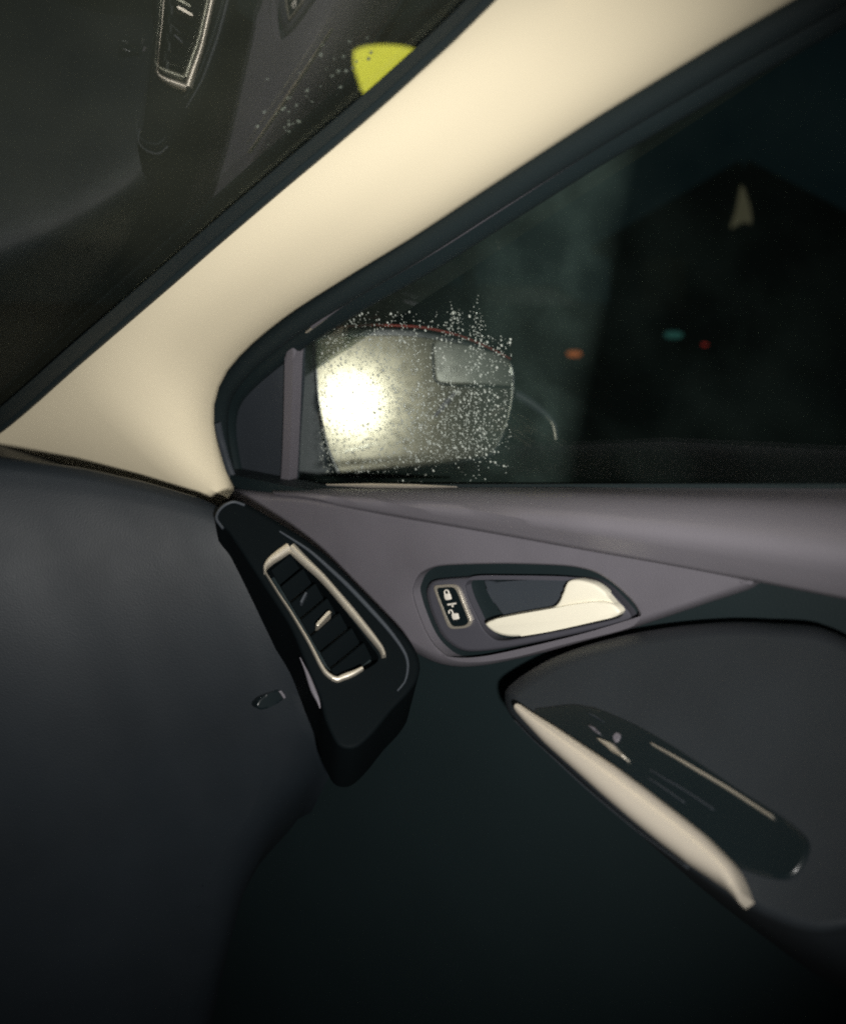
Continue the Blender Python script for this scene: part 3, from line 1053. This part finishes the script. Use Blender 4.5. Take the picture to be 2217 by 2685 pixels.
# ------------------------------------------------------------------ street lamp beyond the windscreen
def make_lamp(p, dist):
    c = CAM + ray(p).normalized() * dist
    root = empty('street_lamp', (c.x + 0.9, c.y, 0))
    bm = bmesh.new()
    prof = [(0.02, -0.26), (0.09, -0.235), (0.17, -0.12), (0.215, 0.02), (0.22, 0.12), (0.19, 0.2), (0.10, 0.25), (0.03, 0.27)]
    rows = [[Vector((c.x + r * math.cos(a), c.y + r * math.sin(a), c.z + z)) for a in [2 * math.pi * i / 24 for i in range(24)]] for r, z in prof]
    V = add_loft(bm, rows, True)
    bm.faces.new(V[0]); bm.faces.new(V[-1])
    finish('lantern', bm, emitter('yellow_lantern', (0.66, 0.60, 0.06), 2.0), root, angle=60)
    bm = bmesh.new()
    prof = [(0.232, 0.115), (0.236, 0.15), (0.20, 0.22), (0.11, 0.275), (0.04, 0.30), (0.02, 0.36)]
    rows = [[Vector((c.x + r * math.cos(a), c.y + r * math.sin(a), c.z + z)) for a in [2 * math.pi * i / 24 for i in range(24)]] for r, z in prof]
    V = add_loft(bm, rows, True)
    bm.faces.new(V[0]); bm.faces.new(V[-1])
    finish('lantern_cap', bm, M['black'], root, angle=60)
    bm = bmesh.new()
    add_tube(bm, [Vector((c.x + 0.9, c.y, z)) for z in (0, 1.5, 3.0, c.z + 0.4)], lambda t: 0.06 - 0.02 * t, Vector((1, 0, 0)), 12)
    finish('post', bm, M['black'], root)
    bm = bmesh.new()
    add_tube(bm, spline([Vector((c.x + 0.9, c.y, c.z + 0.4)), Vector((c.x + 0.5, c.y, c.z + 0.5)), Vector((c.x, c.y, c.z + 0.26))], 12), 0.02, Vector((0, 1, 0)), 8)
    finish('arm', bm, M['black'], root)
    tag(root, 'street lamp with glowing yellow lantern seen above the pillar through the windscreen', 'street lamp')


make_lamp((792, 146), 7.0)


# ------------------------------------------------------------------ cars parked in the dark beyond the window
def make_far_car(name, label, spot, dist, lamp_col, lamp_strength, turn, lamp_size):
    lp = CAM + ray(spot).normalized() * dist
    g = Vector((lp.x, lp.y, 0))
    root = empty(name, g)
    t = Vector((math.cos(turn), math.sin(turn), 0))
    s = Vector((-t.y, t.x, 0))
    body_prof = [(0.0, 0.35), (0.0, 0.78), (0.10, 0.92), (0.75, 0.98), (1.05, 1.02), (1.65, 1.42), (2.7, 1.44), (3.35, 1.02), (4.2, 0.9), (4.3, 0.7), (4.3, 0.35)]
    away = (g - Vector((CAM.x, CAM.y, 0))).normalized()
    if s.dot(away) < 0: s = -s
    bm = bmesh.new()
    rows = []
    for w in (0.0, 0.06, 0.85, 1.64, 1.7):
        k = 0.0 if w in (0.06, 0.85, 1.64) else 0.05
        rows.append([g + t * (a if True else 0) + s * (w + (0.10 if z > 1.1 and w < 0.5 else 0) - (0.10 if z > 1.1 and w > 1 else 0)) + Vector((0, 0, z - k * (z > 0.5))) for a, z in body_prof])
    V = add_loft(bm, rows)
    bm.faces.new(V[0]); bm.faces.new(V[-1])
    finish('body', bm, M['rubber'], root, angle=30)
    for a in (0.85, 3.4):
        bm = bmesh.new()
        c = g + t * a + s * 0.10 + Vector((0, 0, 0.33))
        bmesh.ops.create_cone(bm, cap_ends=True, segments=20, radius1=0.33, radius2=0.31, depth=0.22,
                              matrix=Matrix.Translation(c) @ s.to_track_quat('Z', 'Y').to_matrix().to_4x4())
        finish('wheel', bm, M['rubber'], root)
    bm = bmesh.new()
    add_slab(bm, [g + t * a + s * 0.07 + Vector((0, 0, z)) - s * 0.03 for a, z in ((1.2, 1.08), (1.68, 1.36), (2.65, 1.38), (3.1, 1.08))], -s, 0.02)
    finish('side_window', bm, M['gloss'], root, smooth=False)
    bm = bmesh.new()
    add_slab(bm, spline([lp + t * (a * lamp_size) + Vector((0, 0, b * lamp_size * 0.4)) - s * 0.03 for a, b in ((-1, 0), (-0.6, 0.8), (0.5, 0.9), (1, 0.1), (0.6, -0.8), (-0.5, -0.9))], 24, True), -s, 0.06)
    finish('marker_lamp', bm, emitter(name + '_lamp', lamp_col, lamp_strength), root)
    tag(root, label, 'car', 'cars parked in the dark')
    return root


make_far_car('far_car', 'dark parked car with a small orange marker lamp, beyond the window', (1178, 727), 13.0, (0.55, 0.14, 0.03), 0.45, rad(125), 0.10)
make_far_car('far_car', 'dark parked car with a dim teal lamp, far beyond the window', (1382, 688), 14.0, (0.05, 0.20, 0.17), 0.24, rad(125), 0.13)
make_far_car('far_car', 'dark parked car with a tiny red tail lamp, farthest right', (1446, 708), 16.0, (0.5, 0.04, 0.03), 0.4, rad(-55), 0.045)


# ------------------------------------------------------------------ added house, its glowing pane stands in for a reflected glint
def make_added_house():
    wdist = 21.0
    c = CAM + ray((1522, 425)).normalized() * wdist
    away = Vector((c.x - CAM.x, c.y - CAM.y, 0)).normalized()
    side = Vector((away.y, -away.x, 0))
    g = Vector((c.x, c.y, 0))
    root = empty('added_house', g)

    def P(u, w, z):
        return g + side * u + away * w + Vector((0, 0, z))
    W, H, R = 2.6, 2.35, c.z + 0.75
    bm = bmesh.new()
    fr = [P(-W, 0.02, 0), P(W, 0.02, 0), P(W, 0.02, H), P(0, 0.02, R), P(-W, 0.02, H)]
    add_slab(bm, fr, -away, 5.0)
    finish('wall', bm, material('dark_render', (0.05, 0.055, 0.05), 0.9, vary=0.3, vscale=2, grain=0.3, gscale=40), root, smooth=False)
    slope = (Vector((0, 0, R)) - (side * W + Vector((0, 0, H))))
    for sg in (-1, 1):
        bm = bmesh.new()
        eave = side * (sg * (W + 0.35)) + Vector((0, 0, H - 0.35 * (R - H) / W))
        ridge = Vector((0, 0, R))
        up = (ridge - eave).normalized().cross(away).normalized()
        if up.z < 0: up = -up
        pts = [g + eave - away * 0.35 + up * 0.15, g + ridge - away * 0.35 + up * 0.15, g + ridge + away * 5.3 + up * 0.15, g + eave + away * 5.3 + up * 0.15]
        add_slab(bm, pts, up, 0.12)
        finish('roof', bm, material('roof_tile', (0.03, 0.032, 0.03), 0.8), root, smooth=False)
    tri = spline([P(-0.03, -0.03, c.z + 0.42), P(0.05, -0.03, c.z + 0.30), P(0.17, -0.03, c.z - 0.05), P(0.20, -0.03, c.z - 0.34), P(0.05, -0.03, c.z - 0.30), P(-0.20, -0.03, c.z - 0.42), P(-0.12, -0.03, c.z - 0.1)], 40, True)
    bm = bmesh.new()
    add_slab(bm, tri, -away, 0.04)
    finish('glint_pane', bm, emitter('glint_glow', (0.55, 0.50, 0.30), 0.075), root)  # added glowing pane, no lamp behind it; imitates a glint on the glass
    for u in (-1.5, 1.4):
        bm = bmesh.new()
        add_slab(bm, [P(u - 0.45, -0.01, 0.95), P(u + 0.45, -0.01, 0.95), P(u + 0.45, -0.01, 2.05), P(u - 0.45, -0.01, 2.05)], -away, 0.03)
        finish('window', bm, M['gloss'], root, smooth=False)
    tag(root, 'added dark gabled house with a glowing pane in place of a reflected glint', 'house')


make_added_house()
